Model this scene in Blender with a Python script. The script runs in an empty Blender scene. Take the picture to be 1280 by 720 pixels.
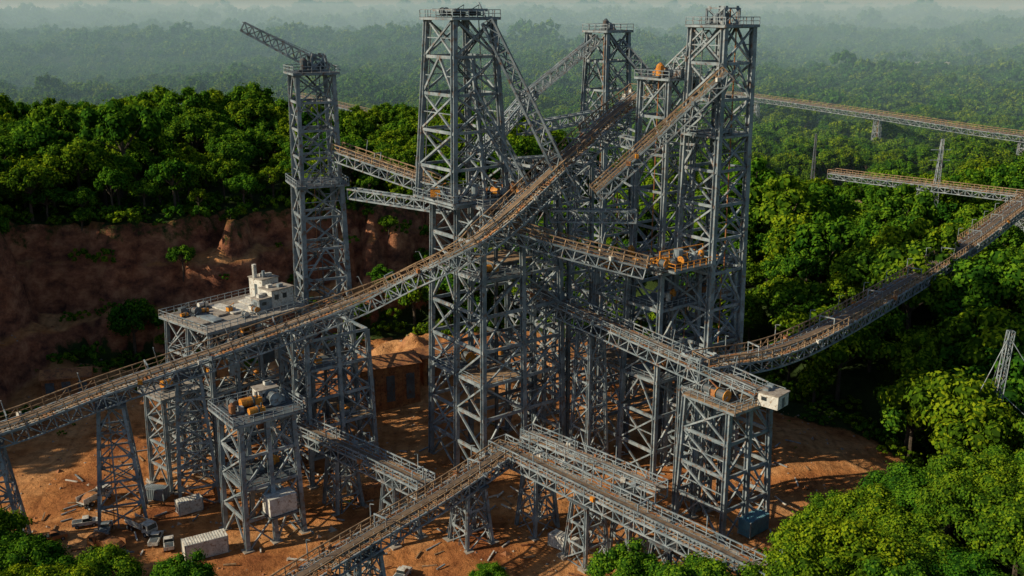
import bpy, math, random
from mathutils import Vector, noise, Matrix
random.seed(7)
U=random.uniform
scene=bpy.context.scene
rad=math.radians
# ------------------------------------------------------------------ materials
def newmat(name):
    m=bpy.data.materials.new(name); m.use_nodes=True
    nt=m.node_tree; nt.nodes.clear()
    out=nt.nodes.new('ShaderNodeOutputMaterial')
    return m,nt,out
def ramp(nt,cols,pos=None):
    r=nt.nodes.new('ShaderNodeValToRGB'); e=r.color_ramp.elements
    n=len(cols)
    while len(e)<n: e.new(0.5)
    for i,c in enumerate(cols):
        e[i].position=(pos[i] if pos else i/(n-1)); e[i].color=(c[0],c[1],c[2],1)
    return r
def nz(nt,scale,detail=5,rough=.6,vec=None):
    t=nt.nodes.new('ShaderNodeTexNoise'); t.inputs['Scale'].default_value=scale
    t.inputs['Detail'].default_value=detail; t.inputs['Roughness'].default_value=rough
    if vec: nt.links.new(vec,t.inputs['Vector'])
    return t
def mixc(nt,f,a,b,mode='MIX'):
    m=nt.nodes.new('ShaderNodeMix'); m.data_type='RGBA'; m.blend_type=mode
    for s,v in ((0,f),(6,a),(7,b)):
        if isinstance(v,(int,float)): m.inputs[s].default_value=v
        elif isinstance(v,tuple): m.inputs[s].default_value=(v[0],v[1],v[2],1)
        else: nt.links.new(v,m.inputs[s])
    return m.outputs[2]
def paint(name,c1,c2,rust=(.13,.06,.03),rustamt=.35,rough=.55,metal=.0,sc=.35,bump=.1):
    m,nt,out=newmat(name)
    g=nt.nodes.new('ShaderNodeNewGeometry')
    n1=nz(nt,sc,3,.65,g.outputs['Position']); r1=ramp(nt,[c1,c2],[.35,.65]); nt.links.new(n1.outputs['Fac'],r1.inputs['Fac'])
    n2=nz(nt,sc*3.3,4,.75,g.outputs['Position'])
    r2=ramp(nt,[(0,0,0),(1,1,1)],[.72-rustamt*.5,.80-rustamt*.35]); nt.links.new(n2.outputs['Fac'],r2.inputs['Fac'])
    col=mixc(nt,r2.outputs['Color'],r1.outputs['Color'],rust)
    p=nt.nodes.new('ShaderNodeBsdfPrincipled'); nt.links.new(col,p.inputs['Base Color'])
    p.inputs['Roughness'].default_value=rough; p.inputs['Metallic'].default_value=metal
    nt.links.new(p.outputs['BSDF'],out.inputs['Surface'])
    return m
STEEL,DARK,DECK,WHITE,ORANGE,CONC,GLASS,BLUE,BELT,RUBBER,RUST=range(11)
MATS=[
 paint('weathered_steel',(.13,.18,.215),(.32,.38,.42),(.16,.09,.055),.40,.5,.05,.28),
 paint('dark_steel',(.045,.066,.082),(.11,.14,.16),(.10,.05,.03),.42,.6,.05),
 paint('dusty_deck',(.18,.115,.065),(.40,.275,.165),(.10,.06,.035),.42,.8,0,.5),
 paint('dirty_white_paint',(.46,.48,.46),(.68,.68,.64),(.25,.17,.11),.42,.6,0,.6),
 paint('orange_machine_paint',(.58,.20,.02),(.72,.32,.03),(.14,.07,.035),.46,.5,0,.9),
 paint('concrete',(.24,.225,.20),(.38,.35,.31),(.16,.12,.09),.45,.85,0,.5),
 paint('window_glass',(.02,.03,.035),(.03,.04,.045),(.02,.02,.02),.1,.12,0,.5,0),
 paint('faded_blue_paint',(.06,.20,.29),(.11,.28,.36),(.13,.08,.05),.35,.5,0,.8),
 paint('conveyor_belt',(.08,.062,.05),(.18,.13,.085),(.20,.12,.065),.45,.85,0,.7),
 paint('tyre_rubber',(.02,.02,.02),(.035,.033,.03),(.10,.06,.04),.3,.85,0,1),
 paint('rusty_sheet',(.24,.09,.035),(.44,.20,.07),(.10,.045,.025),.45,.8,0,.4),
]
# ------------------------------------------------------------------ mesh builder
class MB:
    def __init__(s): s.v=[];s.f=[];s.m=[]
    def hexa(s,p,m):
        n=len(s.v); s.v.extend(p)
        for q in ((0,3,2,1),(4,5,6,7),(0,1,5,4),(1,2,6,5),(2,3,7,6),(3,0,4,7)):
            s.f.append(tuple(n+i for i in q)); s.m.append(m)
    def beam(s,a,b,w,h=None,m=0,up=None):
        a=Vector(a);b=Vector(b);d=b-a;L=d.length
        if L<.01:return
        d/=L
        u=Vector(up) if up is not None else (Vector((0,0,1)) if abs(d.z)<.97 else Vector((.79,.61,0)))
        sd=d.cross(u)
        if sd.length<1e-4: sd=d.cross(Vector((1,0,.01)))
        sd.normalize(); uu=sd.cross(d)
        j=U(.96,1.04); sd=sd*(w*j/2); uu=uu*((h or w)*j/2)
        s.hexa([a-sd-uu,a+sd-uu,a+sd+uu,a-sd+uu,b-sd-uu,b+sd-uu,b+sd+uu,b-sd+uu],m)
    def hb(s,a,b,w,m=0,up=None):
        a=Vector(a);b=Vector(b);d=(b-a).normalized()
        u=Vector(up) if up is not None else Vector((.79,.61,0))
        sd=d.cross(u).normalized()
        o=sd*(w*.44)
        s.beam(a+o,b+o,w*.14,w,m,u); s.beam(a-o,b-o,w*.14,w,m,u); s.beam(a,b,w*.84,w*.16,m,u)
    def box(s,c,size,rot=0,m=0,z0=None):
        cx,cy,cz=c; x,y,z=[k/2 for k in size]; ca,sa=math.cos(rot),math.sin(rot)
        P=[]
        for zz in (-z,z):
            for (dx,dy) in ((-x,-y),(x,-y),(x,y),(-x,y)):
                P.append(Vector((cx+dx*ca-dy*sa,cy+dx*sa+dy*ca,cz+zz)))
        s.hexa(P,m)
    def cyl(s,a,b,r,m=0,n=10,r2=None):
        a=Vector(a);b=Vector(b);d=(b-a).normalized(); r2=r if r2 is None else r2
        u=Vector((0,0,1)) if abs(d.z)<.9 else Vector((1,0,0))
        e1=d.cross(u).normalized(); e2=d.cross(e1); k=len(s.v)
        for (p,rr) in ((a,r),(b,r2)):
            for i in range(n):
                t=2*math.pi*i/n; s.v.append(p+e1*(rr*math.cos(t))+e2*(rr*math.sin(t)))
        for i in range(n):
            j=(i+1)%n; s.f.append((k+i,k+j,k+n+j,k+n+i)); s.m.append(m)
        s.f.append(tuple(k+i for i in range(n))[::-1]); s.m.append(m)
        s.f.append(tuple(k+n+i for i in range(n))); s.m.append(m)
    def make(s,name,origin=(0,0,0),mats=None,link=True):
        o=Vector(origin); me=bpy.data.meshes.new(name+'_mesh')
        me.from_pydata([tuple(Vector(v)-o) for v in s.v],[],s.f)
        for mt in (mats or MATS): me.materials.append(mt)
        me.polygons.foreach_set('material_index',s.m); me.update()
        ob=bpy.data.objects.new(name,me); ob.location=o
        if link: scene.collection.objects.link(ob)
        return ob
def R2(rot,x,y): return (x*math.cos(rot)-y*math.sin(rot), x*math.sin(rot)+y*math.cos(rot))
def rail(b,a,c,h=1.15,m=STEEL,w=.1):
    a=Vector(a);c=Vector(c);L=(c-a).length;n=max(1,int(L/1.8)); z=Vector((0,0,h))
    for i in range(n+1):
        p=a.lerp(c,i/n); b.beam(p,p+z,w,m=m)
    b.beam(a+z,c+z,w,m=m); b.beam(a+z*.5,c+z*.5,w*.8,m=m)
def plat(b,cx,cy,rot,wx,wy,z,m=DARK,rm=STEEL,rails=True):
    b.box((cx,cy,z),(wx,wy,.22),rot,m)
    P=[]
    for dx,dy in ((-1,-1),(1,-1),(1,1),(-1,1)):
        x,y=R2(rot,dx*(wx/2-.08),dy*(wy/2-.08)); P.append(Vector((cx+x,cy+y,z+.11)))
    for i in range(4):
        a,c=P[i],P[(i+1)%4]
        dz=Vector((0,0,.32)); b.beam(a-dz,c-dz,.3,.45,STEEL)
        if rails: rail(b,a,c,m=rm,h=1.4,w=.13)
def tower(b,cx,cy,rot,s0,s1,z0,z1,n,leg=.8,br=.36,sub=True,stairs=True,m=STEEL):
    def C(i,t,f=1.0):
        s=(s0+(s1-s0)*t)/2*f; dx,dy=((-1,-1),(1,-1),(1,1),(-1,1))[i%4]
        x,y=R2(rot,dx*s,dy*s); return Vector((cx+x,cy+y,z0+(z1-z0)*t))
    ux=Vector((math.cos(rot),math.sin(rot),0))
    for i in range(4):
        b.hb(C(i,0),C(i,1),leg*1.1,m,ux)
        p=C(i,0)
        if z0<5: b.box((p.x,p.y,z0+.1),(2.0,2.0,1.0),rot,CONC)
    for k in range(n+1):
        t=k/n
        for i in range(4):
            a,c=C(i,t),C(i+1,t)
            b.beam(a,c,br*.9,br*1.35,m)
            d=(c-a).normalized()
            b.beam(a+d*.2,a+d*1.0,.1,.9,m); b.beam(c-d*1.0,c-d*.2,.1,.9,m)
        if k%2==0:
            b.beam(C(0,t),C(2,t),br*.6,m=DARK); b.beam(C(1,t),C(3,t),br*.6,m=DARK)
        if k<n:
            t2=(k+1)/n; tm=(t+t2)/2
            for i in range(4):
                a,c,a2,c2=C(i,t),C(i+1,t),C(i,t2),C(i+1,t2)
                st=(k+i)%3 if not sub else (0 if (k*7+i*3)%5 else 1)
                nrm=(c-a).cross(Vector((0,0,1))).normalized()*.12
                if st==1:
                    mid=(a2+c2)/2; b.beam(a,mid,br,m=m); b.beam(c,mid,br,m=m)
                    b.beam((a+mid)/2,(a+a2)/2,br*.5,m=m); b.beam((c+mid)/2,(c+c2)/2,br*.5,m=m)
                else:
                    b.beam(a+nrm,c2+nrm,br*.85,m=m); b.beam(c-nrm,a2-nrm,br*.85,m=m)
                    if sub and (k+i)%2:
                        b.beam(C(i,tm),C(i+1,tm),br*.45,m=m)
    if stairs:
        H=z1-z0; nn=int(H/4.2)
        for k in range(nn):
            ta,tb=k/nn,(k+1)/nn; f=.45
            i=(0,1)[k%2]; j=1-i
            a=C(i,ta,f);c=C(j,tb,f); off=Vector(R2(rot,0,.9)+(0,))
            b.beam(a,c,.12,.3,DARK); b.beam(a+off,c+off,.12,.3,DARK); b.beam(a+Vector((0,0,1)),c+Vector((0,0,1)),.08,m=DARK)
            b.box((c.x+off.x/2,c.y+off.y/2,c.z),(1.4,1.4,.12),rot,DARK)
    for i in range(3):
        e=random.choice((0,1,3)); f=U(.1,.9)
        a=C(e,0).lerp(C(e+1,0),f); c=C(e,1).lerp(C(e+1,1),f)
        b.cyl(a,c,U(.07,.16),random.choice((DARK,RUST,STEEL)),6)
def block(b,cx,cy,rot,wx,wy,z0,z1,nx,ny,nz_,col=.75,br=.36,decks=(),inner=.15,m=STEEL,fill=.55):
    def P(i,j,k):
        tp=1.08-.12*k/nz_
        x,y=R2(rot,(i/nx-.5)*wx*tp,(j/ny-.5)*wy*tp); return Vector((cx+x,cy+y,z0+(z1-z0)*k/nz_))
    ux=Vector((math.cos(rot),math.sin(rot),0))
    for i in range(nx+1):
        for j in range(ny+1):
            outer=i in(0,nx) or j in(0,ny)
            b.hb(P(i,j,0),P(i,j,nz_),col*(1.1 if outer else .7),m if outer else DARK,ux)
            p=P(i,j,0); b.box((p.x,p.y,z0+.1),(2,2,1),rot,CONC)
    for k in range(1,nz_+1):
        for i in range(nx+1):
            for j in range(ny+1):
                inn=(k%2==0)
                if i<nx and (j in(0,ny) or inn): b.beam(P(i,j,k),P(i+1,j,k),br,br*1.6,m if j in(0,ny) else DARK)
                if j<ny and (i in(0,nx) or inn): b.beam(P(i,j,k),P(i,j+1,k),br,br*1.6,m if i in(0,nx) else DARK)
    def brace(a,c,a2,c2,mm):
        r=random.random()
        if r<.45:
            o=(c-a).cross(Vector((0,0,1))).normalized()*.11
            b.beam(a+o,c2+o,br*.8,m=mm); b.beam(c-o,a2-o,br*.8,m=mm)
        elif r<.7:
            mid=(a2+c2)/2; b.beam(a,mid,br*.85,m=mm); b.beam(c,mid,br*.85,m=mm)
        elif r<.85: b.beam(a,c2,br*.9,m=mm)
        else: b.beam(c,a2,br*.9,m=mm)
        if random.random()<.3: b.beam((a+a2)/2,(c+c2)/2,br*.5,m=mm)
    for k in range(nz_):
        for i in range(nx+1):
            for j in range(ny+1):
                if i<nx and (j in(0,ny) or random.random()<inner): brace(P(i,j,k),P(i+1,j,k),P(i,j,k+1),P(i+1,j,k+1),m if j in(0,ny) else DARK)
                if j<ny and (i in(0,nx) or random.random()<inner): brace(P(i,j,k),P(i,j+1,k),P(i,j,k+1),P(i,j+1,k+1),m if i in(0,nx) else DARK)
    for k in decks:
        for i in range(nx):
            for j in range(ny):
                if random.random()<fill:
                    c=(P(i,j,k)+P(i+1,j+1,k))/2
                    b.box((c.x,c.y,c.z+.42),(wx/nx-.1,wy/ny-.1,.12),rot,random.choice((DARK,DARK,DECK)))
                    for _ in range(2):
                        if random.random()<.75: machine(b,(c.x+U(-2,2),c.y+U(-2,2),c.z+.48),rot+random.choice((0,1.57)),U(.6,1.1))
        for (a,c) in ((P(0,0,k),P(nx,0,k)),(P(nx,0,k),P(nx,ny,k)),(P(nx,ny,k),P(0,ny,k)),(P(0,ny,k),P(0,0,k))):
            z=Vector((0,0,.48)); rail(b,a+z,c+z,1.2)
def machine(b,p,rot,s=1.0,hot=None):
    x,y,z=p; k=random.randrange(4); c=hot if hot is not None else random.choice((ORANGE,ORANGE,ORANGE,STEEL,DARK,WHITE,RUST))
    def L(dx,dy,dz):
        a,bb=R2(rot,dx*s,dy*s); return Vector((x+a,y+bb,z+dz*s))
    b.box(L(0,0,.15),(4*s,2.2*s,.3*s),rot,DARK)
    if k==0:
        b.cyl(L(-1.6,0,1.1),L(.2,0,1.1),.75*s,c,12); b.cyl(L(.2,0,1.1),L(.5,0,1.1),.95*s,DARK,12)
        b.box(L(1.2,0,.9),(1.2*s,1.5*s,1.3*s),rot,c); b.cyl(L(1.2,0,1.5),L(1.2,0,2.4),.18*s,DARK,8)
    elif k==1:
        b.box(L(-.8,0,1.1),(2*s,1.8*s,1.7*s),rot,c); b.box(L(-.8,0,2.0),(2.15*s,1.95*s,.12*s),rot,DARK)
        b.box(L(1.2,.2,.7),(1.2*s,1.2*s,.9*s),rot,STEEL); b.beam(L(-.8,0,2),L(1.4,0,3.1),.2*s,m=c); b.beam(L(1.4,0,3.1),L(1.2,.2,1.1),.12*s,m=DARK)
    elif k==2:
        b.cyl(L(0,-1,1.2),L(0,1,1.2),.95*s,DARK,14); b.cyl(L(0,-1.15,1.2),L(0,-1,1.2),1.2*s,c,14); b.cyl(L(0,1,1.2),L(0,1.15,1.2),1.2*s,c,14)
        b.box(L(1.4,0,.8),(.9*s,1.2*s,1.0*s),rot,c); b.beam(L(-1.2,-1,.3),L(0,-1.2,1.2),.2*s,m=STEEL)
    else:
        b.cyl(L(-.8,0,.3),L(-.8,0,2.3),.8*s,c,12); b.cyl(L(-.8,0,2.3),L(-.8,0,2.9),.8*s,c,12,.2*s)
        b.beam(L(-.8,0,2.5),L(1.2,0,1.5),.25*s,m=STEEL); b.box(L(1.3,0,.9),(1.1*s,1.4*s,1.2*s),rot,STEEL)
def truss(b,a,c,w0,w1,n,ch=.28,br=.18,m=STEEL,side=None,hh=1.0):
    a=Vector(a);c=Vector(c);d=(c-a).normalized(); u=Vector((0,0,1)) if abs(d.z)<.95 else Vector((1,0,0))
    sd=Vector(side).normalized() if side else d.cross(u).normalized(); up=sd.cross(d).normalized()
    def Q(i,k):
        t=k/n; w=(w0+(w1-w0)*t)/2; sx,sy=((-1,-1),(1,-1),(1,1),(-1,1))[i%4]
        return a.lerp(c,t)+sd*(sx*w)+up*(sy*w*hh)
    for i in range(4):
        b.beam(Q(i,0),Q(i,n),ch,m=m)
        for k in range(n+1):
            b.beam(Q(i,k),Q(i+1,k),br,m=m)
            if k<n: b.beam(Q(i,k) if (k+i)%2 else Q(i+1,k),Q(i+1,k+1) if (k+i)%2 else Q(i,k+1),br,m=m)
def spline(pts,step):
    P=[Vector(p) for p in pts]; P=[P[0]*2-P[1]]+P+[P[-1]*2-P[-2]]; dense=[]
    for i in range(1,len(P)-2):
        p0,p1,p2,p3=P[i-1:i+3]
        for k in range(40):
            t=k/40; dense.append(.5*((2*p1)+(p2-p0)*t+(2*p0-5*p1+4*p2-p3)*t*t+(3*p1-p0-3*p2+p3)*t**3))
    dense.append(P[-2]); L=[0]
    for i in range(1,len(dense)): L.append(L[-1]+(dense[i]-dense[i-1]).length)
    n=max(2,round(L[-1]/step)); out=[]; j=0
    for k in range(n+1):
        s=L[-1]*k/n
        while j<len(L)-2 and L[j+1]<s: j+=1
        out.append(dense[j].lerp(dense[j+1],min(1,(s-L[j])/max(1e-6,L[j+1]-L[j]))))
    return out
def conveyor(name,pts,w=4.6,d=2.0,step=2.4,railh=1.7,belt=True,m=STEEL,lod=False,rm=DECK):
    b=MB(); S=spline(pts,step); n=len(S); fr=[]
    for i in range(n):
        t=(S[min(n-1,i+1)]-S[max(0,i-1)]).normalized(); sd=t.cross(Vector((0,0,1))).normalized(); fr.append((S[i],t,sd,sd.cross(t).normalized()))
    def Q(i,x,z): p,t,s,u=fr[i]; return p+s*(x*w)+u*z
    for i in range(n):
        b.beam(Q(i,-.5,-d),Q(i,.5,-d),.2,m=DARK)
        for sgn in(-.5,.5):
            b.beam(Q(i,sgn,-d),Q(i,sgn,0),.2,m=m); b.beam(Q(i,sgn,0),Q(i,sgn,railh),.17,m=rm)
        if i<n-1:
            for sgn in(-.5,.5):
                b.beam(Q(i,sgn,0),Q(i+1,sgn,0),.3,.36,m); b.beam(Q(i,sgn,-d),Q(i+1,sgn,-d),.28,m=m)
                b.beam(Q(i,sgn,-d if i%2 else 0),Q(i+1,sgn,0 if i%2 else -d),.18,m=m)
                b.beam(Q(i,sgn,railh),Q(i+1,sgn,railh),.2,m=rm); b.beam(Q(i,sgn,railh*.5),Q(i+1,sgn,railh*.5),.12,m=rm)
                if not lod and i%3!=2: b.beam(Q(i,sgn,.1 if i%2 else railh),Q(i+1,sgn,railh if i%2 else .1),.1,m=rm)
            b.beam(Q(i,-.5,-d),Q(i+1,.5,-d),.14,m=DARK)
            kk=2 if lod else 3
            for k in range(kk):
                t=(k+.5)/kk; a=Q(i,-.49,.12).lerp(Q(i+1,-.49,.12),t); c=Q(i,.49,.12).lerp(Q(i+1,.49,.12),t)
                b.beam(a,c,step/kk*U(.35,.6),.14,random.choice((DECK,DECK,DECK,RUST,STEEL)))
            for x in (-.37,.37):
                if random.random()<.93: b.beam(Q(i,x,.24),Q(i+1,x,.24),.5,.06,random.choice((DECK,DECK,CONC,RUST)))
            if belt:
                b.beam(Q(i,0,.55),Q(i+1,0,.55),w*.25,.12,BELT)
                for x in(-.17,.17):
                    b.beam(Q(i,x,.42),Q(i+1,x,.42),.14,.26,m)
                    b.beam(Q(i,x,.55),Q(i,x,1.0),.12,m=STEEL)
                b.beam(Q(i,-.19,.38),Q(i,.19,.38),.3,.14,DARK)
    b.beam(Q(0,-.5,railh),Q(0,.5,railh),.12,m=rm);b.beam(Q(n-1,-.5,railh),Q(n-1,.5,railh),.12,m=rm)
    for i in range(n):
        if not lod and random.random()<.16:
            x=random.choice((-.56,.56)); p=Q(i,x,.3); b.box(p,(.9,.6,.8),U(0,3),random.choice((STEEL,ORANGE,WHITE,RUST)))
        if not lod and i%6==3:
            a=Q(i,-.5,0); b.beam(a,Q(i,-.5,4.2),.14,m=STEEL); b.beam(Q(i,-.5,4.2),Q(i,-.3,4.4),.1,m=STEEL)
        if not lod and i%11==5:
            for x in(-.3,.3): b.beam(Q(i,x,.2),Q(i,x,2.6),.18,m=m)
            b.beam(Q(i,-.32,2.6),Q(i,.32,2.6),.22,m=m)
    return b.make(name,S[n//2])
def trestle(name,x,y,rot,s0,s1,z0,z1,n=5,leg=.55,br=.26):
    b=MB(); tower(b,x,y,rot,s0,s1,z0,z1,n,leg,br,sub=False,stairs=False); b.box((x,y,z1+.15),(s1+1.2,s1+1.2,.4),rot,DARK)
    return b.make(name,(x,y,z0))
def cabin(b,cx,cy,z,rot,wx,wy,h,m=WHITE):
    b.box((cx,cy,z+h/2),(wx,wy,h),rot,m); b.box((cx,cy,z+h+.1),(wx+.4,wy+.4,.2),rot,CONC)
    for sgn in(-1,1):
        for k in range(max(1,int(wx/2.2))):
            dx,dy=R2(rot,-wx/2+1.3+k*2.2,sgn*(wy/2+.02)); b.box((cx+dx,cy+dy,z+h*.62),(1.1,.08,h*.28),rot,GLASS)
        dx,dy=R2(rot,sgn*(wx/2+.02),0); b.box((cx+dx,cy+dy,z+h*.4),(.08,.95,h*.72),rot,DARK)
    for k in range(2):
        dx,dy=R2(rot,U(-.3,.3)*wx,U(-.25,.25)*wy); b.box((cx+dx,cy+dy,z+h+.55),(1.2,.9,.7),rot,random.choice((STEEL,WHITE)))
# ------------------------------------------------------------------ terrain
POLY=[(-225,150),(-120,150),(-60,148),(0,150),(48,150),(50,168),(72,182),(88,200),(86,220),(70,236),(58,255),(40,288),(0,300),(-60,285),(-110,262),(-165,246),(-225,235)]
def sstep(x,a,b):
    t=(x-a)/(b-a); t=0 if t<0 else 1 if t>1 else t; return t*t*(3-2*t)
def polysd(x,y):
    best=1e9; ins=False; n=len(POLY)
    for i in range(n):
        ax,ay=POLY[i]; bx,by=POLY[(i+1)%n]; ex,ey=bx-ax,by-ay; wx,wy=x-ax,y-ay
        t=(wx*ex+wy*ey)/(ex*ex+ey*ey); t=0 if t<0 else 1 if t>1 else t
        dx,dy=wx-ex*t,wy-ey*t; q=dx*dx+dy*dy
        if q<best: best=q
        if (ay>y)!=(by>y) and x<(bx-ax)*(y-ay)/(by-ay)+ax: ins=not ins
    d=math.sqrt(best); return -d if ins else d
def N(x,y,s,o=0): return noise.noise(Vector((x/s+o,y/s-o*1.7,o*3.1)))
CLEAR=[(575,1500,80,95),(-330,2400,190,130),(224,735,22,30),(345,600,42,45),(820,1700,90,60),(430,1150,40,45),(-900,3300,250,200),(150,2900,200,120),(158,470,13,22)]
PR=[(-60,0),(-31,.03),(-28,.33),(-18,.38),(-15.5,.70),(-10,.74),(-7.5,.98),(0,1),(9999,1)]
MOUND=[(-31,262,13,9),(-12,272,16,7),(14,268,14,7),(-128,262,16,7),(-95,236,10,4),(60,212,14,3)]
def terrain(x,y):
    base=9+11*N(x,y,210)+5*N(x,y,75,2)
    far=sstep(y,500,1600)
    base+=far*(40*N(x,y,620,5)+16*N(x,y,260,7))+sstep(y,3000,7000)*90*(N(x,y,2200,9)+.15)
    base-=16*sstep(y,480,540)*(1-sstep(y,600,700))*(1-sstep(x,-60,120))
    d=60.0; cl=0
    if abs(x)<420 and y<520:
        d=polysd(x,y)+5*N(x,y,22,4)+2*N(x,y,7,6)
        f=sstep(d,0,45)
        base=base*f+(.6*N(x,y,14,3)+.25*N(x,y,4,8)+.5)*(1-f)
        base+=(2.5*N(x,y,11,1))*sstep(d,0,10)*(1-sstep(d,20,60))
        e=((x-128)/55)**2+((y-208)/24)**2; base-=15*math.exp(-e)*sstep(d,0,20)
        if y<150: base*=.4
        for (mx_,my_,mr,mh) in MOUND:
            e=((x-mx_)**2+(y-my_)**2)/(mr*mr)
            if e<4: base+=mh*math.exp(-e)*(1+.5*N(x,y,6,17))
    if y<620 and x<160:
        if x<-160: ye=278+(-160-x)*-.1
        elif x<-100: ye=278+(x+160)*.35
        elif x<-40: ye=299+(x+100)*.6
        else: ye=335+(x+40)*.9
        hp=(42+5*N(x,y,120,3))*(1-sstep(x,-25,80))*(1-sstep(y,440,560))
        q1=y-ye; q2=(-150-x)-max(0,(235-y))*.9  # q2: west wall added to the terrain to cast shadow on the pit floor
        q0=max(q1,q2)+15*N(x,y,45,11)
        fl=noise.noise(Vector((x/10.,y/34.,5.))); q=q0+5*N(x,y,17,12)+17.0*abs(fl)-4
        if q>-60 and hp>1:
            for i in range(len(PR)-1):
                if q<=PR[i+1][0]:
                    t=(q-PR[i][0])/(PR[i+1][0]-PR[i][0]); t=min(1,max(0,t)); pv=PR[i][1]+(PR[i+1][1]-PR[i][1])*t; break
            hh=hp*pv
            if hh>base:
                rough=(1-sstep(q,0,10)); hh+=rough*(2.0*N(x,y,9,13)+1.8*N(x,y,4,14))
                if q<-5: cl=1 if q<-9 else 3
                else: d=max(d,30)
                base=max(base,hh)
    for (cx,cy,rx,ry) in CLEAR:
        e=((x-cx)/rx)**2+((y-cy)/ry)**2+.5*N(x,y,rx*.5,3)
        if e<1.6 and cy>1000: base+=15*(1-sstep(e,.5,1.6))
        if e<1.0: cl=2
    return base,d,cl
def axis(a,b,step,g,lo,hi):
    r=[a]
    while r[-1]<b: r.append(r[-1]+step)
    s=step
    while r[-1]<hi: s*=g; r.append(r[-1]+s)
    s=step; l=[]; c=a
    while c>lo: s*=g; c-=s; l.append(c)
    return l[::-1]+r
xs=axis(-205,120,1.7,1.045,-9000,9000); ys=axis(150,350,1.7,1.038,-400,13500)
tv=[];veg=[];sand=[]
for y in ys:
    for x in xs:
        h,d,cl=terrain(x,y); tv.append((x,y,h))
        v=sstep(d,-2,6)
        if cl==1: v=.05
        if cl==3: v=.5
        if cl==2: v=.25
        veg.append(v); sand.append(.8 if cl==2 else 0.0)
nx=len(xs); tf=[]
for j in range(len(ys)-1):
    for i in range(nx-1):
        k=j*nx+i; tf.append((k,k+1,k+nx+1,k+nx))
me=bpy.data.meshes.new('ground_mesh'); me.from_pydata(tv,[],tf)
for nm,arr in(('veg',veg),('sand',sand)):
    at=me.attributes.new(nm,'FLOAT','POINT'); at.data.foreach_set('value',arr)
me.polygons.foreach_set('use_smooth',[True]*len(tf)); me.update()
ground=bpy.data.objects.new('ground',me); scene.collection.objects.link(ground)
m,nt,out=newmat('red_earth_and_forest_floor')
g=nt.nodes.new('ShaderNodeNewGeometry'); pos=g.outputs['Position']
n1=nz(nt,.05,6,.62,pos); r1=ramp(nt,[(.26,.095,.036),(.48,.205,.072),(.62,.33,.145)],[.34,.47,.62]); nt.links.new(n1.outputs['Fac'],r1.inputs['Fac'])
n2=nz(nt,.45,8,.7,pos); r2=ramp(nt,[(.38,.33,.30),(1,1,1),(1.15,1.12,1.05)],[.3,.52,.75]); nt.links.new(n2.outputs['Fac'],r2.inputs['Fac'])
dirt=mixc(nt,.85,r1.outputs['Color'],r2.outputs['Color'],'MULTIPLY')
wv=nt.nodes.new('ShaderNodeTexWave'); wv.inputs['Scale'].default_value=.045; wv.inputs['Distortion'].default_value=9; wv.inputs['Detail'].default_value=3; wv.inputs['Detail Scale'].default_value=.6
nt.links.new(pos,wv.inputs['Vector']); rw=ramp(nt,[(.55,.5,.47),(1,1,1),(1,1,1),(.68,.62,.58)],[.0,.10,.86,1]); nt.links.new(wv.outputs['Fac'],rw.inputs['Fac'])
dirt=mixc(nt,.4,dirt,rw.outputs['Color'],'MULTIPLY')
sx=nt.nodes.new('ShaderNodeSeparateXYZ'); nt.links.new(g.outputs['Normal'],sx.inputs[0])
rs=ramp(nt,[(1,1,1),(0,0,0)],[.66,.88]); nt.links.new(sx.outputs['Z'],rs.inputs['Fac'])
mp=nt.nodes.new('ShaderNodeMapping'); mp.inputs['Scale'].default_value=(.16,.16,.22); nt.links.new(pos,mp.inputs['Vector'])
n3=nz(nt,1.0,8,.72,mp.outputs['Vector']); r3=ramp(nt,[(.075,.035,.027),(.27,.11,.06),(.48,.235,.125)],[.36,.5,.64]); nt.links.new(n3.outputs['Fac'],r3.inputs['Fac'])
dirt=mixc(nt,rs.outputs['Color'],dirt,r3.outputs['Color'])
a1=nt.nodes.new('ShaderNodeAttribute'); a1.attribute_name='veg'; a2=nt.nodes.new('ShaderNodeAttribute'); a2.attribute_name='sand'
n5=nz(nt,.02,6,.7,pos); r5=ramp(nt,[(.16,.17,.09),(.48,.41,.29)],[.42,.55]); nt.links.new(n5.outputs['Fac'],r5.inputs['Fac'])
dirt=mixc(nt,a2.outputs['Fac'],dirt,r5.outputs['Color'])
n4=nz(nt,.12,8,.7,pos); r4=ramp(nt,[(.010,.020,.007),(.030,.055,.014),(.05,.08,.018)],[.3,.5,.7]); nt.links.new(n4.outputs['Fac'],r4.inputs['Fac'])
addn=nt.nodes.new('ShaderNodeMath'); addn.operation='ADD'; nt.links.new(a1.outputs['Fac'],addn.inputs[0])
nm=nt.nodes.new('ShaderNodeMath'); nm.operation='MULTIPLY_ADD'; nt.links.new(n2.outputs['Fac'],nm.inputs[0]); nm.inputs[1].default_value=1.2; nm.inputs[2].default_value=-.6
nt.links.new(nm.outputs[0],addn.inputs[1])
rv=ramp(nt,[(0,0,0),(1,1,1)],[.4,.62]); nt.links.new(addn.outputs[0],rv.inputs['Fac'])
col=mixc(nt,rv.outputs['Color'],dirt,r4.outputs['Color'])
p=nt.nodes.new('ShaderNodeBsdfPrincipled'); p.inputs['Roughness'].default_value=.95; nt.links.new(col,p.inputs['Base Color'])
p.inputs['Specular IOR Level'].default_value=.15
bp=nt.nodes.new('ShaderNodeBump'); bp.inputs['Strength'].default_value=1.0; bp.inputs['Distance'].default_value=1.1
nt.links.new(n2.outputs['Fac'],bp.inputs['Height']); nt.links.new(bp.outputs['Normal'],p.inputs['Normal'])
nt.links.new(p.outputs['BSDF'],out.inputs['Surface']); me.materials.append(m)
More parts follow.
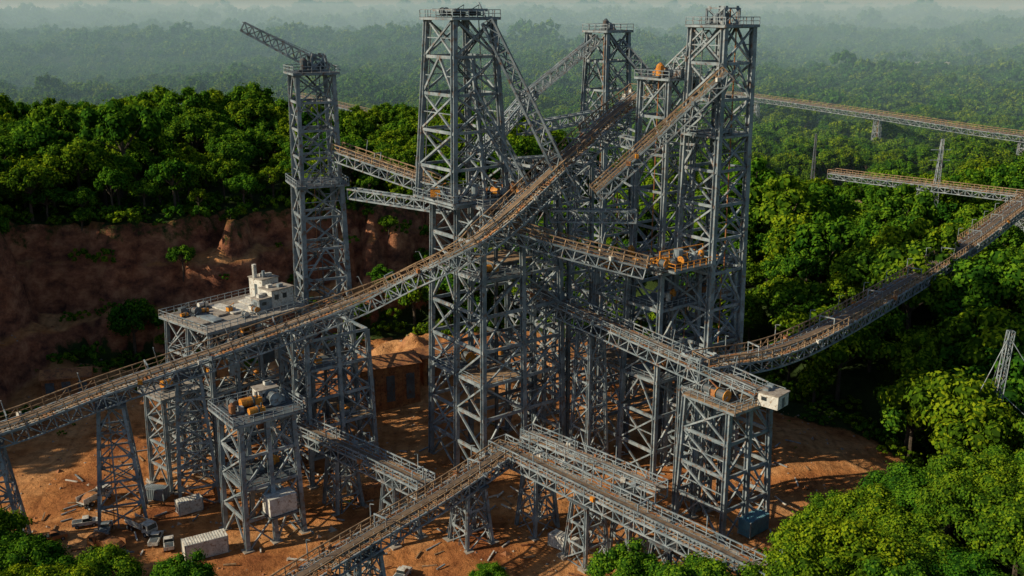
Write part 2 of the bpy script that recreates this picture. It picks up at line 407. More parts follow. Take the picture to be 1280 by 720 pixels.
# ------------------------------------------------------------------ trees
def leafmat():
    m,nt,out=newmat('jungle_leaves')
    at=nt.nodes.new('ShaderNodeAttribute'); at.attribute_name='tint'
    oi=nt.nodes.new('ShaderNodeObjectInfo')
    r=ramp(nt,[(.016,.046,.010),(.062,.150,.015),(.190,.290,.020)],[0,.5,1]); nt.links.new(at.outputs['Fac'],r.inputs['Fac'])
    r2=ramp(nt,[(.45,.72,.65),(.85,1,.8),(1.35,1.12,.6),(.65,.85,.8)],[0,.4,.8,1]); nt.links.new(oi.outputs['Random'],r2.inputs['Fac'])
    c=mixc(nt,1.0,r.outputs['Color'],r2.outputs['Color'],'MULTIPLY')
    d=nt.nodes.new('ShaderNodeBsdfDiffuse'); nt.links.new(c,d.inputs['Color'])
    t=nt.nodes.new('ShaderNodeBsdfTranslucent'); nt.links.new(c,t.inputs['Color'])
    mx=nt.nodes.new('ShaderNodeMixShader'); mx.inputs[0].default_value=.2
    nt.links.new(d.outputs[0],mx.inputs[1]); nt.links.new(t.outputs[0],mx.inputs[2]); nt.links.new(mx.outputs[0],out.inputs['Surface'])
    return m
LEAF=leafmat(); BARK=paint('bark',(.05,.04,.028),(.10,.08,.06),(.04,.03,.02),.4,.9,0,1.2,.4)
def make_tree(name,seed,R,H,nl,nleaf,ls,flat=.62,trunk=True):
    rn=random.Random(seed); b=MB(); tint=[]
    def rv():
        while True:
            v=Vector((rn.uniform(-1,1),rn.uniform(-1,1),rn.uniform(-1,1)))
            if .05<v.length<1: return v.normalized()
    cc=Vector((rn.uniform(-.4,.4),rn.uniform(-.4,.4),H-R*flat*1.15))
    if trunk:
        pts=[Vector((0,0,-2)),Vector((rn.uniform(-.3,.3),rn.uniform(-.3,.3),H*.3)),Vector((cc.x*.8,cc.y*.8,H*.55)),cc]
        rr=[.55,.42,.34,.2]
        for i in range(3): b.cyl(pts[i],pts[i+1],rr[i],1,7,rr[i+1])
    lobes=[]
    for i in range(nl):
        z=1-1.2*(i+.5)/nl; a=i*2.39996+rn.uniform(-.4,.4); q=math.sqrt(max(0,1-z*z))
        f=rn.uniform(.58,1.05)
        p=cc+Vector((q*math.cos(a)*R*f,q*math.sin(a)*R*f,z*R*flat*f*rn.uniform(.85,1.2)))
        r=R*rn.uniform(.20,.36); lobes.append((p,r,rn.random()))
        if trunk and i%3==0: b.cyl(Vector((cc.x*.8,cc.y*.8,H*.5)),p,.18,1,5,.05)
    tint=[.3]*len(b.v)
    for (p,r,tn) in lobes:
        k=len(b.v); rc=r*.78; ns,nr=7,4
        for j in range(1,nr):
            for i in range(ns):
                th=math.pi*j/nr; ph=2*math.pi*i/ns; q=rc*rn.uniform(.85,1.1)
                b.v.append(p+Vector((q*math.sin(th)*math.cos(ph),q*math.sin(th)*math.sin(ph),q*.85*math.cos(th))))
        b.v.append(p+Vector((0,0,rc*.85))); b.v.append(p-Vector((0,0,rc*.85)))
        for j in range(nr-2):
            for i in range(ns):
                i2=(i+1)%ns; b.f.append((k+j*ns+i,k+(j+1)*ns+i,k+(j+1)*ns+i2,k+j*ns+i2)); b.m.append(0)
        T=k+(nr-1)*ns
        for i in range(ns):
            i2=(i+1)%ns; b.f.append((T,k+i,k+i2)); b.m.append(0); b.f.append((T+1,k+(nr-2)*ns+i2,k+(nr-2)*ns+i)); b.m.append(0)
        tint+= [.05+.2*tn]*((nr-1)*ns+2)  # lobe core coloured darker: shade inside the crown put into the tint
        od=(p-cc).normalized()
        for _ in range(int(nleaf*(r/(R*.32))**2)):
            d=rv()
            if d.dot(od)<-.45 and rn.random()<.8: continue
            if d.z<-.5 and rn.random()<.6: continue
            rr=r*rn.uniform(.78,1.0)+ (rn.random()**4)*r*.45
            c=p+Vector((d.x*rr,d.y*rr,d.z*rr*.85))
            nn=(d+rv()*.55+Vector((0,0,.3))).normalized()
            e1=nn.cross(rv()).normalized(); e2=nn.cross(e1); s=ls*rn.uniform(.6,1.35)
            k=len(b.v)
            b.v.extend([c-e1*s*.55,c-e2*s*.36-nn*s*.1,c+e1*s*.6-nn*s*.12,c+e2*s*.36-nn*s*.1]); b.f.append((k,k+1,k+2,k+3)); b.m.append(0)
            tt=min(1,max(0,.28+.5*tn+rn.uniform(-.22,.3)+.15*d.z)); tint+=[tt]*4  # random leaf tone, plus lit tops painted in by lightening upward leaves
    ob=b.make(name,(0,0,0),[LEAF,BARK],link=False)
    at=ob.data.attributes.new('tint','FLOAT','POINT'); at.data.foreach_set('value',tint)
    return ob
NEAR=[make_tree('near_tree_type_'+str(i),50+i,R,H,nl,nf,ls,fl) for i,(R,H,nl,nf,ls,fl) in enumerate([(6.2,15,34,330,.42,.62),(5.2,14,28,330,.40,.8),(7.0,16,40,320,.42,.55),(4.5,12,24,320,.38,.9),(6.6,17,38,320,.42,.7)])]
col_t=bpy.data.collections.new('jungle_tree_types')
for i,(R,H,nl,nf,ls,fl) in enumerate([(6.2,15,26,120,.66,.62),(5.2,17,22,120,.64,.85),(7.4,16,32,120,.7,.5),(4.6,12,18,110,.62,.95),(6.6,18,24,120,.7,.7),(5.6,14,18,130,.66,.6)]):
    col_t.objects.link(make_tree('jungle_tree_type_'+str(i),90+i,R,H,nl,nf,ls,fl))
col_f=bpy.data.collections.new('distant_tree_types')
for i,(R,H,nl,nf,ls,fl) in enumerate([(6.6,15,14,34,1.1,.6),(5.6,16,12,34,1.1,.8),(7.2,16,16,34,1.2,.5),(5.0,13,10,34,1.0,.9)]):
    col_f.objects.link(make_tree('distant_tree_type_'+str(i),290+i,R,H,nl,nf,ls,fl,trunk=False))
col_b=bpy.data.collections.new('bush_types')
for i in range(3): col_b.objects.link(make_tree('bush_type_'+str(i),190+i,2.4,3.2,9,90,.42,.7,trunk=False))
def instancer(name,pts,coll,nt_types):
    me=bpy.data.meshes.new(name+'_points'); me.from_pydata([p[0] for p in pts],[],[])
    a=me.attributes.new('rot','FLOAT_VECTOR','POINT'); a.data.foreach_set('vector',[c for p in pts for c in (p[2]*0,0,p[2])])
    a=me.attributes.new('sc','FLOAT_VECTOR','POINT'); a.data.foreach_set('vector',[c for p in pts for c in (p[1],p[1],p[1]*p[3])])
    a=me.attributes.new('pidx','INT','POINT'); a.data.foreach_set('value',[random.randrange(nt_types) for p in pts])
    ob=bpy.data.objects.new(name,me); scene.collection.objects.link(ob)
    ng=bpy.data.node_groups.new(name+'_scatter','GeometryNodeTree')
    ng.interface.new_socket('Geometry',in_out='INPUT',socket_type='NodeSocketGeometry'); ng.interface.new_socket('Geometry',in_out='OUTPUT',socket_type='NodeSocketGeometry')
    gi=ng.nodes.new('NodeGroupInput'); go=ng.nodes.new('NodeGroupOutput'); ip=ng.nodes.new('GeometryNodeInstanceOnPoints')
    ci=ng.nodes.new('GeometryNodeCollectionInfo'); ci.inputs['Collection'].default_value=coll; ci.inputs['Separate Children'].default_value=True; ci.inputs['Reset Children'].default_value=True
    def na(n,t):
        q=ng.nodes.new('GeometryNodeInputNamedAttribute'); q.data_type=t; q.inputs['Name'].default_value=n; return q.outputs['Attribute']
    er=ng.nodes.new('FunctionNodeEulerToRotation'); L=ng.links.new
    L(gi.outputs[0],ip.inputs['Points']); L(ci.outputs[0],ip.inputs['Instance']); ip.inputs['Pick Instance'].default_value=True
    L(na('pidx','INT'),ip.inputs['Instance Index']); L(na('rot','FLOAT_VECTOR'),er.inputs[0]); L(er.outputs[0],ip.inputs['Rotation']); L(na('sc','FLOAT_VECTOR'),ip.inputs['Scale'])
    L(ip.outputs[0],go.inputs[0])
    md=ob.modifiers.new('scatter','NODES'); md.node_group=ng
    return ob
pts=[];bush=[]
KEEP=[(128,276,9),(124,268,8),(119,258,6),(163,380,9),(160,370,9),(156,360,7),(146,480,8),(104,199,6),(103,191,6)]
def fill(y0,y1,sp,sc,pts):
    y=y0; r=0
    while y<y1:
        W=.64*y+110; x=-W+(r%2)*sp*.5
        while x<W:
            px,py=x+U(-.4,.4)*sp,y+U(-.4,.4)*sp; x+=sp
            if py<178 and -100<px<125 and py>122: continue
            if py<=122 and abs(px)<75: continue
            if py<235 and px<-100 and py>122 and px>-128: continue
            if py<500 and any((px-a)**2+(py-c)**2<rr*rr for a,c,rr in KEEP): continue
            h,d,cl=terrain(px,py)
            if (d<4 and cl!=3): continue
            if cl==2 and (py<1000 or random.random()<.85): continue
            if cl==1 and random.random()<.8: continue
            if py>260 and N(px,py,70,21)>.42 and random.random()<.5: continue
            s=sc*U(.62,1.28)*(1+.3*N(px,py,60,17))
            if px>55 and py<420:
                if random.random()<.28: continue
                s*=1.3
            if cl in(1,3): s*=.6
            if random.random()<.04: s*=1.35
            pts.append(((px,py,h-(.6+1.6*random.random())*s),s,U(0,6.28),U(.85,1.15)))
        y+=sp*.87; r+=1
fill(60,800,9.0,.98,pts)
fpts=[]; fill(800,1500,11,1.1,fpts); fill(1500,3200,19,1.75,fpts); fill(3200,8000,50,4.0,fpts)
y=122
while y<420:
    x=-(.62*y+60)
    while x<.62*y+60:
        px,py=x+U(-2,2),y+U(-2,2); x+=4.2
        if py<150 and -60<px<45: continue
        h,d,cl=terrain(px,py)
        if d<-1.5 and cl not in(1,3): continue
        pr=.85 if d<10 else .4
        if cl==1: pr=.14+1.1*N(px,py,18,31)
        if cl==3: pr=.95
        if cl!=1 and d>=29 and d<=31: pr=1
        if random.random()<pr: s=U(.5,1.3)*(1.4 if cl==3 else 1); bush.append(((px,py,h-.2),s,U(0,6.28),U(.7,1.3)))
    y+=4.2
for _ in range(220):
    px,py=U(-140,70),U(152,285)
    h,d,cl=terrain(px,py)
    if N(px,py,14,33)>.12: s=U(.12,.4); bush.append(((px,py,h),s,U(0,6.28),1))
instancer('jungle_forest',pts,col_t,6); instancer('distant_forest',fpts,col_f,4); instancer('undergrowth',bush,col_b,3)
def ntree(x,y,s,k):
    h=terrain(x,y)[0]; ob=bpy.data.objects.new('jungle_tree',NEAR[k%5].data); ob.location=(x,y,h-.3); ob.scale=(s,s,s*U(.9,1.1)); ob.rotation_euler=(0,0,U(0,6.28)); scene.collection.objects.link(ob)
k=0
for (yy,x0,x1) in ((168,72,118),(161,58,112),(153,52,108),(145,50,104),(138,30,100),(130,30,96)):
    x=x0
    while x<x1: ntree(x+U(-1.5,1.5),yy+U(-2,2),U(.7,1.22),k); k+=1; x+=U(7.2,9.5)
for (x,y,s) in ((-91,154,.9),(-83,150,.9),(-75,147,.85),(-68,146,.8),(-61,146,.8),(-54,145,.75),(-88,146,.95),(-80,142,.9),(-71,140,.85),(-62,139,.8),(-97,150,.9),(-50,138,.75),(-84,135,1),(-72,132,1),(12,143,.85),(19,145,.85),(25,140,.8),(-9,149,.4),(-4,150,.5),(2,149,.42),(16,135,.9),(31,148,.5)):
    ntree(x,y,s,k); k+=1
# ------------------------------------------------------------------ rubble
b=MB()
for _ in range(3600):
    x,y=U(-150,88),U(152,290); h,d,cl=terrain(x,y)
    if d>8: continue
    if N(x,y,12,40)<0 and random.random()<.7: continue
    s=U(.15,.5)*(2.2 if random.random()<.06 else 1); k=len(b.v)
    for v in ((1,0,0),(-1,0,0),(0,1,0),(0,-1,0),(0,0,1),(0,0,-1)):
        b.v.append(Vector((x+v[0]*s*U(.6,1.3),y+v[1]*s*U(.6,1.3),h+v[2]*s*U(.4,.9))))
    for q in ((0,2,4),(2,1,4),(1,3,4),(3,0,4),(2,0,5),(1,2,5),(3,1,5),(0,3,5)): b.f.append(tuple(k+i for i in q)); b.m.append(RUST if random.random()<.7 else CONC)
for _ in range(260):
    x,y=U(-95,70),U(158,215); h,d,cl=terrain(x,y); a=U(0,3.14); l=U(1,4)
    if d<-2: b.beam((x,y,h+.2),(x+l*math.cos(a),y+l*math.sin(a),h+U(.1,.5)),.25,m=random.choice((STEEL,RUST,DECK,WHITE)))
b.make('rubble',(0,200,0))
# ------------------------------------------------------------------ towers
ROT=rad(38)
b=MB(); tower(b,-46.4,235,rad(24),12,9.5,0,60,8,.95,.42); tower(b,-46.4,235,rad(24),9,8.4,60,85.5,4,.8,.38)
plat(b,-46.4,235,rad(24),12.4,12.4,60.2); plat(b,-46.4,235,rad(24),10.6,10.6,85.8)
machine(b,(-47,234,86),.4,1.1,DARK); machine(b,(-44.5,236.5,86),1.8,.8,STEEL)
tower(b,-45,236,rad(24),4,3,86,89.5,1,.3,.2,False,False); truss(b,(-43,237,86),(-61,233,96),2.8,2.0,11,.4,.24)
b.beam((-45,236,89.5),(-61,233,97),.14); b.beam((-45,236,89.5),(-40,238,86),.2)
b.make('hoist_tower',(-46.4,235,0))
b=MB(); block(b,-3.5,211,ROT,21,19,0,61,2,2,8,.9,.44,decks=(3,6,8))
tower(b,-10.5,208,ROT,13.5,9.6,61,98,5,.95,.44); plat(b,-10.5,208,ROT,11.8,11.8,98.2); plat(b,-10.5,208,ROT,8,8,99.8,rails=False)
plat(b,-10.5,208,ROT,15,15,61.9)
for yy in (203.5,212.5):
    truss(b,(-5,yy,97.5),(13,yy,61.5),2.2,2.8,12,.4,.2); truss(b,(-8,yy,84),(4,yy,61.5),1.6,2,7,.32,.16)
    b.beam((-8,yy,90),(-5.5,yy,61.5),.5)
for t in (.15,.4,.65,.9): 
    x=-5+18*t; z=97.5-36*t; b.beam((x,203.5,z),(x,212.5,z),.4); b.beam((x,203.5,z),(x-4.5*1,212.5,z+9),.25)
for dx,dy in ((0,0),(3,1),(-3,-2)): machine(b,(-10.5+dx,208+dy,98.5),.6,.7,DARK)
for i in range(6): machine(b,(-15+i*3.6,203.5+i*.8,62.2),i*.9,1,(ORANGE,WHITE,STEEL,ORANGE,RUST,ORANGE)[i])
b.make('headframe_tower',(-3.5,211,0))
b=MB(); block(b,9,226,ROT,14,13,0,66,2,1,8,.7,.36,decks=(4,),fill=.4); b.make('steel_support_frame',(9,226,0))
b=MB(); tower(b,23.3,250,ROT,13,9.4,0,60,8,.9,.4); tower(b,23.3,250,ROT,9,7.0,60,94.5,5,.8,.36); plat(b,23.3,250,ROT,8.8,8.8,94.8); plat(b,23.3,250,ROT,12,12,60.3)
machine(b,(23.3,250,95),.6,.9,DARK)
for yy in(247,253):
    truss(b,(21,yy,93),(5,yy,80),2.0,2.4,9,.34,.2); truss(b,(26,yy,92),(38,yy,79),2,2.2,8,.34,.2); truss(b,(5,yy,80),(-8,yy-12,66),2.4,2.4,9,.34,.2)
b.make('hoist_tower',(23.3,250,0))
b=MB(); block(b,34,213,ROT,24,20,0,47,2,2,6,.85,.42,decks=(3,5,6))
tower(b,42.0,205.5,ROT,9.8,8.6,47,96.5,7,1.0,.44); plat(b,42.0,205.5,ROT,10.4,10.4,96.8); plat(b,42.0,205.5,ROT,10,10,75.3,rails=True)
tower(b,42.0,205.5,ROT,11,9.8,0,47,6,1.05,.44,stairs=False)
tower(b,32.6,212,ROT,8.8,8,47,86,5,.85,.4); plat(b,32.6,212,ROT,10,10,86.2)
for dx,dy in((-2,-2),(2,0),(0,2.5)): machine(b,(32.6+dx,212+dy,86.4),U(0,3),.8,random.choice((ORANGE,STEEL)))
machine(b,(31,208.5,86.4),.5,1.0,ORANGE); machine(b,(34,207.6,86.4),1.2,.8,STEEL)
machine(b,(42,205.5,97),.6,.9,DARK); machine(b,(40,204,97),2.1,.7,STEEL)
tower(b,42,205.5,ROT,4.5,4.5,97,100,1,.35,.2,False,False)
truss(b,(39,204,95),(30,214,84),2,2,8,.3,.2)
for z in(60,73): b.beam((33,208,z),(40,203,z),.5); b.beam((30,216,z),(25,247,z),.4)
plat(b,26,203,ROT,15,7,47.8,rm=ORANGE); plat(b,35.5,198.6,ROT,13,7,49.3,rm=ORANGE)
for i in range(6): machine(b,(20.8+i*2.3,199.0+i*1.3,48.1),ROT+i*.8,.95,(ORANGE,STEEL,ORANGE,DARK,WHITE,ORANGE)[i])
for i in range(6): machine(b,(30.6+i*2.1,194.4+i*1.5,49.5),ROT+i*.9,.8,(ORANGE,DARK,ORANGE,STEEL,ORANGE,BLUE)[i])
b.cyl((34,198,49.5),(34,198,52.6),1.0,STEEL,12); b.beam((30,196,52.5),(40,203,52.5),.22,m=ORANGE); b.beam((30,196,49.4),(30,196,52.5),.22,m=ORANGE); b.beam((40,203,49.4),(40,203,52.5),.22,m=ORANGE)
machine(b,(43,201,75.5),ROT,.7,STEEL)
b.make('headframe_tower',(36,211,0))
b=MB(); block(b,42,181,ROT,12.5,11.5,0,27.3,2,1,4,.85,.4,decks=(4,)); tower(b,37,186,ROT,5,5,0,34,5,.6,.3,False,False); plat(b,43,180,ROT,15,13,27.9,DECK); machine(b,(40,176.5,28.1),ROT,1,ORANGE); machine(b,(38,180,28.1),ROT,.9,STEEL); b.make('transfer_tower',(42,181,0))
b=MB()
for (a,c,w) in (((2,214,75),(22,246,75),2.2),((22,246,70),(33,216,70),2.2),((8,206,58),(26,205,58),2.4),((0,225,66),(20,248,64),2.4),((-38,232,58),(-14,214,58),2.2)):
    truss(b,a,c,w,w,10,.34,.2)
b.make('steel_link_bridge',(10,220,60))
conveyor('inclined_conveyor',[(17,200,64),(30,200,76),(42,197.5,88)],3.4,1.8,2.2,1.5)
conveyor('main_conveyor_bridge',[(-150,140,20),(-110,163,23.4),(-94,171,25.2),(-79,182,28.4),(-56,194,33.5),(-30,200,42),(-12.7,193,52),(-3.2,194.5,58.5),(17.2,212,74.4),(29,224,82)],5.8,2.6,railh=2.0)
conveyor('gallery_conveyor',[(-41,233,68),(-30,226,65.5),(-17,217,62.8)],3.6,2.2)
conveyor('gallery_conveyor',[(-3,199,57.4),(10,196.5,54),(27,194,50)],4.0,2.2)
conveyor('transfer_conveyor',[(4.5,215,39),(25,196,34.5),(47,176,29.8)],4.8,2.4,rm=STEEL)
conveyor('overland_conveyor',[(37,184,32.6),(58,195,33),(98,240,33.5),(136,286,34.5),(178,340,35.5),(260,440,36)],5.6,2.2,railh=2.0)
conveyor('overland_conveyor',[(182,347,36),(165,375,34.6),(146,402,33.5),(135,418,33)],5.2,2.0,2.8,lod=True)
conveyor('distant_conveyor',[(-150,700,42),(-109,640,40),(-44,540,38),(-10,485,36),(30,430,34)],7,2.6,4,1.8,lod=True)
conveyor('distant_conveyor',[(150,740,40),(171,706,40),(215,590,40),(250,488,40),(330,330,40)],7,2.6,4,1.8,lod=True)
conveyor('lower_conveyor',[(-60,100,12),(-32.7,138.5,14),(-14,164,14.2),(-.7,184,14.5)],4.6,2.0)
conveyor('lower_conveyor',[(-3,186,14.6),(18,163,14.2),(38,141,14),(62,115,13)],4.6,2.0,rm=STEEL)
conveyor('lower_conveyor',[(3,187,16.6),(14,176,16.4),(27,163,16)],3.6,1.8,rm=STEEL)
conveyor('lower_conveyor',[(-46,196,14.5),(-30,182,14.3),(-16,169,14.1)],4.4,2.0,rm=STEEL)
trestle('conveyor_trestle',-79,182.5,rad(20),9,4.5,0,25); trestle('conveyor_trestle',-97,169,rad(20),9,4.5,0,22)
trestle('conveyor_trestle',-66,190.5,rad(20),8,4.5,0,28.3,6); trestle('conveyor_trestle',-25,149.5,ROT,6,4,-.5,11.7,3); trestle('conveyor_trestle',-8,173,ROT,6,4,0,12,3)
trestle('conveyor_trestle',5,178,ROT,6,4,0,12.2,3);trestle('conveyor_trestle',14,167,ROT,6,4,0,12,3);trestle('conveyor_trestle',27,152.5,ROT,6,4,0,11.8,3);trestle('conveyor_trestle',22,168,ROT,5,3.5,0,14.0,3)
trestle('conveyor_trestle',-35,187,ROT,6,4,0,12,3);trestle('conveyor_trestle',-22,175,ROT,6,4,0,12,3);trestle('conveyor_trestle',17,204,ROT,6,4,0,33,6)
for (x,y,zt) in ((128,276,32),(178,340,33),(160,383,32),(-44,540,35),(-109,640,37),(171,706,37),(215,590,37),(250,488,37)):
    trestle('conveyor_trestle',x,y,rad(48),5,3.2,terrain(x,y)[0]-2,zt,8,.45,.22)
# ------------------------------------------------------------------ left processing building
BR=rad(50); b=MB(); bx,by=-62,213
block(b,bx,by,BR,25,17,0,34,4,2,5,.75,.36,decks=(1,2,3,4))
plat(b,bx,by,BR,26.5,18.5,34.8,CONC)
for i in range(7):
    dx,dy=R2(BR,-10.5+i*3.2,U(-3,3)); b.box((bx+dx,by+dy,35.2),(2.6,U(5,10),.35),BR,random.choice((WHITE,CONC,STEEL)))
def onroof(dx,dy): x,y=R2(BR,dx,dy); return bx+x,by+y
x,y=onroof(9,-3.5); cabin(b,x,y,35,BR,6,4.5,4.0); x,y=onroof(10,2.5); cabin(b,x,y,35,BR,4.5,5,5.2)
x,y=onroof(4.5,-4); cabin(b,x,y,35,BR,3.5,3,2.6,STEEL); x,y=onroof(8,3); b.cyl((x,y,40),(x,y,43.5),.5,WHITE); b.cyl((x+2,y,39),(x+2,y,42),.35,STEEL)
for i in range(9): x,y=onroof(U(-11,3),U(-7,7)); machine(b,(x,y,35.2),BR,U(.5,.8),random.choice((STEEL,WHITE,DARK,ORANGE)))
for i in range(8):
    dx,dy=R2(BR,-10+i*3,-8.75); zz=random.choice((9,15,20,26))
    b.box((bx+dx,by+dy,zz),(2.8,.1,U(3,5)),BR,random.choice((WHITE,STEEL,RUST,DARK)))
b.make('processing_building',(bx,by,0))
b=MB(); block(b,-41,206,ROT,15,13,0,33,2,2,5,.75,.38,decks=(2,4)); b.make('steel_support_frame',(-41,206,0))
b=MB(); block(b,-73,199,BR,8,7,0,21,1,1,4,.7,.34); plat(b,-73,199,BR,10,9,21.6,CONC); machine(b,(-73,199,21.8),BR,1.2,ORANGE); b.box((-70,196,17),(3,.3,3),BR,WHITE); b.make('crusher_tower',(-73,199,0))
b=MB(); block(b,-49,177,ROT,11,10,0,25.5,2,1,4,.8,.38,decks=(2,)); plat(b,-49,177,ROT,14,12,26.3,DARK)
machine(b,(-50,177,26.5),ROT,1.2,ORANGE); machine(b,(-46,179,26.5),ROT,1.1,STEEL); machine(b,(-52,174,26.5),ROT,.8,RUST); cabin(b,-48,181,26.5,ROT,4,3,2.6)
machine(b,(-53.5,177.5,26.5),ROT+1.57,.9,DARK); machine(b,(-48,173.5,26.5),ROT,.9,ORANGE)
b.box((-44.5,172.5,9),(5.5,3.4,3.6),ROT,WHITE); b.box((-44.5,172.5,6.9),(6,4,.4),ROT,DARK)
b.make('crusher_tower',(-49,177,0))
b=MB(); cabin(b,49,174.3,28.2,rad(-43),4.2,4.0,2.6); b.make('drive_house',(49,174.3,28))
# ------------------------------------------------------------------ small sites
def container(x,y,rot,l,w,h,mt,name):
    z=terrain(x,y)[0]; b=MB(); b.box((x,y,z+h/2+.15),(l-.12,w-.12,h-.1),rot,mt)
    for sx_ in(-1,1):
        for sy in(-1,1):
            dx,dy=R2(rot,sx_*(l/2-.08),sy*(w/2-.08)); b.box((x+dx,y+dy,z+h/2+.12),(.2,.2,h+.04),rot,STEEL)
    n=int(l/.5)
    for k in range(n):
        for sy in(-1,1):
            dx,dy=R2(rot,-l/2+.4+k*.5,sy*(w/2-.04)); b.box((x+dx,y+dy,z+h/2+.15),(.22,.1,h-.35),rot,mt)
        dx,dy=R2(rot,-l/2+.4+k*.5,0); b.box((x+dx,y+dy,z+h+.12),(.2,w-.3,.08),rot,mt)
    for sy in(-.25,.25):
        dx,dy=R2(rot,l/2-.02,sy*w); b.box((x+dx,y+dy,z+h/2+.1),(.1,w*.44,h*.86),rot,mt)
        b.beam((x+dx*1.01,y+dy*1.01,z+.4),(x+dx*1.01,y+dy*1.01,z+h-.2),.08,m=DARK)
    b.make(name,(x,y,z))
container(-58,168,rad(30),8,3.2,3.6,WHITE,'site_container'); container(-66,184,rad(35),5,2.6,2.8,WHITE,'site_container'); container(47.5,176,rad(40),6,3,3.4,BLUE,'blue_container')
container(-75,190,rad(-10),5,2.5,2.6,STEEL,'site_container'); container(-30,190,rad(38),6,2.6,2.8,RUST,'shipping_container'); container(10,170,rad(-40),6,2.5,2.6,WHITE,'site_container')
def shed(x,y,rot,l,w,h,z=None):
    z=terrain(x,y)[0] if z is None else z; b=MB(); b.box((x,y,z+h/2-1),(l,w,h+2),rot,RUST)
    for k in range(int(l/1.2)):
        for sy in(-1,1):
            dx,dy=R2(rot,-l/2+.6+k*1.2,sy*(w/2+.05)); b.box((x+dx,y+dy,z+h/2),(.3,.14,h),rot,RUST)
    for sy in (-1,1):
        a=[Vector((x,y,0))+Vector(R2(rot,-l/2-.5,0)+(z+h+1.6,)),Vector((x,y,0))+Vector(R2(rot,l/2+.5,0)+(z+h+1.6,))]
        c=[Vector((x,y,0))+Vector(R2(rot,-l/2-.5,sy*(w/2+.6))+(z+h-.1,)),Vector((x,y,0))+Vector(R2(rot,l/2+.5,sy*(w/2+.6))+(z+h-.1,))]
        t=Vector((0,0,.15)); b.hexa([a[0],a[1],c[1],c[0],a[0]+t,a[1]+t,c[1]+t,c[0]+t],RUST)
    for k in range(3):
        dx,dy=R2(rot,-l/3+k*l/3,-w/2-.06); b.box((x+dx,y+dy,z+h*.4),(2.2,.2,h*.7),rot,DARK)
    b.make('ore_shed',(x,y,z))
shed(-33,243,rad(25),16,9,10,2); shed(-20,255,rad(35),14,8,8,3); shed(-118,248,rad(15),12,6,4)
def wheel(b,p,ax,r,w): a=Vector(p); b.cyl(a-ax*w/2,a+ax*w/2,r,RUBBER,14); b.cyl(a-ax*(w/2+.03),a+ax*(w/2+.03),r*.5,STEEL,10)
def vehicle(kind,x,y,rot,mt):
    z=terrain(x,y)[0]+.05; b=MB(); fx=Vector((math.cos(rot),math.sin(rot),0)); sy=Vector((-math.sin(rot),math.cos(rot),0)); O=Vector((x,y,z))
    def P(a,c,e): return O+fx*a+sy*c+Vector((0,0,e))
    def prism(prof,hw,mat,hw2=None):
        k=len(b.v); n=len(prof); zmax=max(q[1] for q in prof)
        for s in(-1,1):
            for (a,e) in prof: b.v.append(P(a,s*(hw2 if (hw2 and e>zmax-.3) else hw),e))
        b.f.append(tuple(k+i for i in range(n))); b.m.append(mat); b.f.append(tuple(k+n+i for i in range(n))[::-1]); b.m.append(mat)
        for i in range(n): j=(i+1)%n; b.f.append((k+i,k+n+i,k+n+j,k+j)); b.m.append(mat)
    if kind=='truck':
        b.beam(P(-3.5,0,.85),P(3.5,0,.85),.9,.3,DARK)
        prism([(1.7,.75),(3.7,.75),(3.75,1.7),(3.45,2.7),(1.7,2.75)],1.15,mt,1.05)
        prism([(3.52,1.75),(3.76,1.75),(3.5,2.6),(3.3,2.6)],.95,GLASS); prism([(2.3,1.8),(3.2,1.8),(3.05,2.5),(2.3,2.5)],1.17,GLASS)
        b.beam(P(-3.5,0,1.3),P(1.4,0,1.3),2.3,.15,mt)
        for s in(-1,1): b.beam(P(-3.5,s*1.15,1.85),P(1.4,s*1.15,1.85),.1,1.1,mt)
        b.beam(P(1.4,-1.15,1.95),P(1.4,1.15,1.95),.12,1.4,mt); prism([(-3.2,1.38),(1.2,1.38),(.4,2.2),(-1,2.5),(-2.6,2.0)],1.0,RUST)
        for a in(2.7,-1.6,-2.8):
            for s in(-1,1): wheel(b,P(a,s*1.05,.52),sy,.52,.35)
        b.beam(P(3.78,-1.1,.8),P(3.78,1.1,.8),.2,.35,DARK); nm='dump_truck'
    else:
        prism([(-2.5,.55),(2.45,.55),(2.5,.95),(2.3,1.15),(1.1,1.25),(-2.5,1.25)],.93,mt)
        prism([(-.6,1.22),(1.25,1.22),(.65,1.85),(-.5,1.88)],.88,GLASS,.74); prism([(-.55,1.84),(.7,1.84),(.6,1.93),(-.5,1.93)],.76,mt)
        b.beam(P(-2.45,0,1.27),P(-.75,0,1.27),1.5,.06,DARK)
        for a in(1.55,-1.6):
            for s in(-1,1): wheel(b,P(a,s*.86,.4),sy,.4,.26)
        b.beam(P(2.5,-.9,.7),P(2.5,.9,.7),.15,.25,DARK); nm='pickup_truck'
    b.make(nm,O)
vehicle('truck',-87,188,rad(60),WHITE); vehicle('pickup',-85,178.5,rad(20),WHITE); vehicle('pickup',-80,176,rad(100),STEEL); vehicle('truck',-73,176,rad(-35),WHITE)
vehicle('pickup',-66,171,rad(110),WHITE); vehicle('pickup',-69,172.5,rad(95),WHITE); vehicle('truck',-77,169,rad(160),RUST); vehicle('pickup',-89,173,rad(30),RUST); vehicle('truck',58,178,rad(70),ORANGE); vehicle('pickup',-20,160,rad(70),WHITE)
b=MB(); truss(b,(103,200,-6),(106,201,34),1.9,1.2,16,.2,.11,STEEL); 
for g_ in ((84,186),(122,188),(112,224)):
    for zt in (20,33): b.beam((105.5,200.6,zt),(g_[0],g_[1],terrain(*g_)[0]),.13,m=STEEL)
b.make('guyed_mast',(103,200,0))
b=MB(); z=terrain(162,383)[0]; truss(b,(163,380,z),(164,380,52),3.0,.8,15,.24,.14,STEEL)
for zz in (44,48): b.beam((160,380,zz),(167.5,380,zz),.3,m=STEEL)
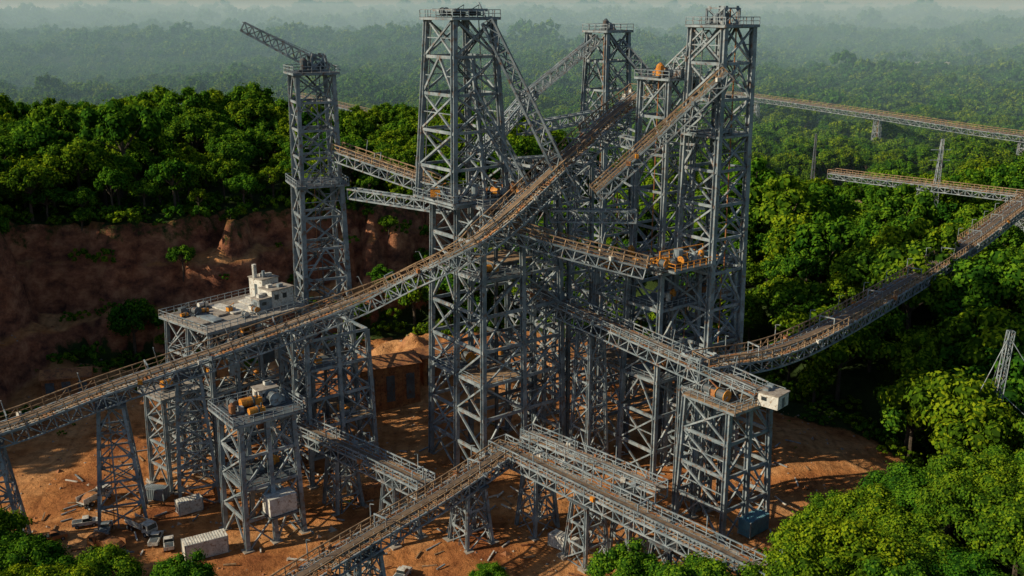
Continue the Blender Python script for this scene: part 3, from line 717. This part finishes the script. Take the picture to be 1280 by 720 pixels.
b.make('lattice_mast',(163,380,z))
b=MB(); z=terrain(150,480)[0]; truss(b,(146,480,z),(146,480,42),1.8,.5,14,.25,.16,DARK); b.make('lattice_mast',(146,480,z))
b=MB()
for (cx,cy,rx,ry) in CLEAR[:2]+CLEAR[4:5]+CLEAR[7:8]:
    for i in range(18):
        x,y=cx+U(-.8,.8)*rx,cy+U(-.5,.5)*ry; z=terrain(x,y)[0]; b.box((x,y,z+3.5),(U(10,34),U(8,14),9),U(-.3,.3),random.choice((WHITE,WHITE,CONC,RUST))); b.box((x,y,z+8.4),(U(9,20),U(6,9),1.2),U(0,.3),WHITE)
b.make('distant_settlement',(527,1420,0))
# ------------------------------------------------------------------ haze over the far valley
b=MB(); b.box((0,7000,30),(17800,13100,180),0,0)
hz,nt,out=newmat('humid_air'); sc=nt.nodes.new('ShaderNodeVolumeScatter')
sc.inputs['Color'].default_value=(.50,.84,1.0,1); sc.inputs['Density'].default_value=.00052; sc.inputs['Anisotropy'].default_value=.0
ab=nt.nodes.new('ShaderNodeVolumeAbsorption'); ab.inputs['Color'].default_value=(.2,.9,1,1); ab.inputs['Density'].default_value=.00008; ad=nt.nodes.new('ShaderNodeAddShader')
nt.links.new(sc.outputs[0],ad.inputs[0]); nt.links.new(ab.outputs[0],ad.inputs[1]); nt.links.new(ad.outputs[0],out.inputs['Volume'])
b.make('haze',(0,7000,30),[hz])
# ------------------------------------------------------------------ light, sky, camera
SD=Vector((-.83,-.24,.50)).normalized()
sun=bpy.data.lights.new('sun','SUN'); sun.energy=5.0; sun.angle=rad(.5); sun.color=(1,.84,.60)
so=bpy.data.objects.new('sun',sun); so.rotation_euler=SD.to_track_quat('Z','Y').to_euler(); so.location=(-300,150,300); scene.collection.objects.link(so)
w=bpy.data.worlds.new('World'); scene.world=w; w.use_nodes=True; nt=w.node_tree
bg=nt.nodes.get('Background') or nt.nodes.new('ShaderNodeBackground')
sk=nt.nodes.new('ShaderNodeTexSky'); sk.sky_type='NISHITA'; sk.sun_disc=False; sk.sun_elevation=math.asin(SD.z); sk.sun_rotation=math.atan2(SD.x,SD.y); sk.dust_density=.8
nt.links.new(sk.outputs[0],bg.inputs['Color']); bg.inputs['Strength'].default_value=.07
cam=bpy.data.cameras.new('camera'); cam.lens=35; cam.sensor_width=36; cam.clip_end=30000; cam.clip_start=.5
co=bpy.data.objects.new('camera',cam); co.location=(0,0,100); co.rotation_euler=(rad(90-15.7),0,0); scene.collection.objects.link(co); scene.camera=co
scene.view_settings.view_transform='Standard'; scene.view_settings.look='None'; scene.view_settings.exposure=0
print('instances',len(pts),len(fpts),len(bush))
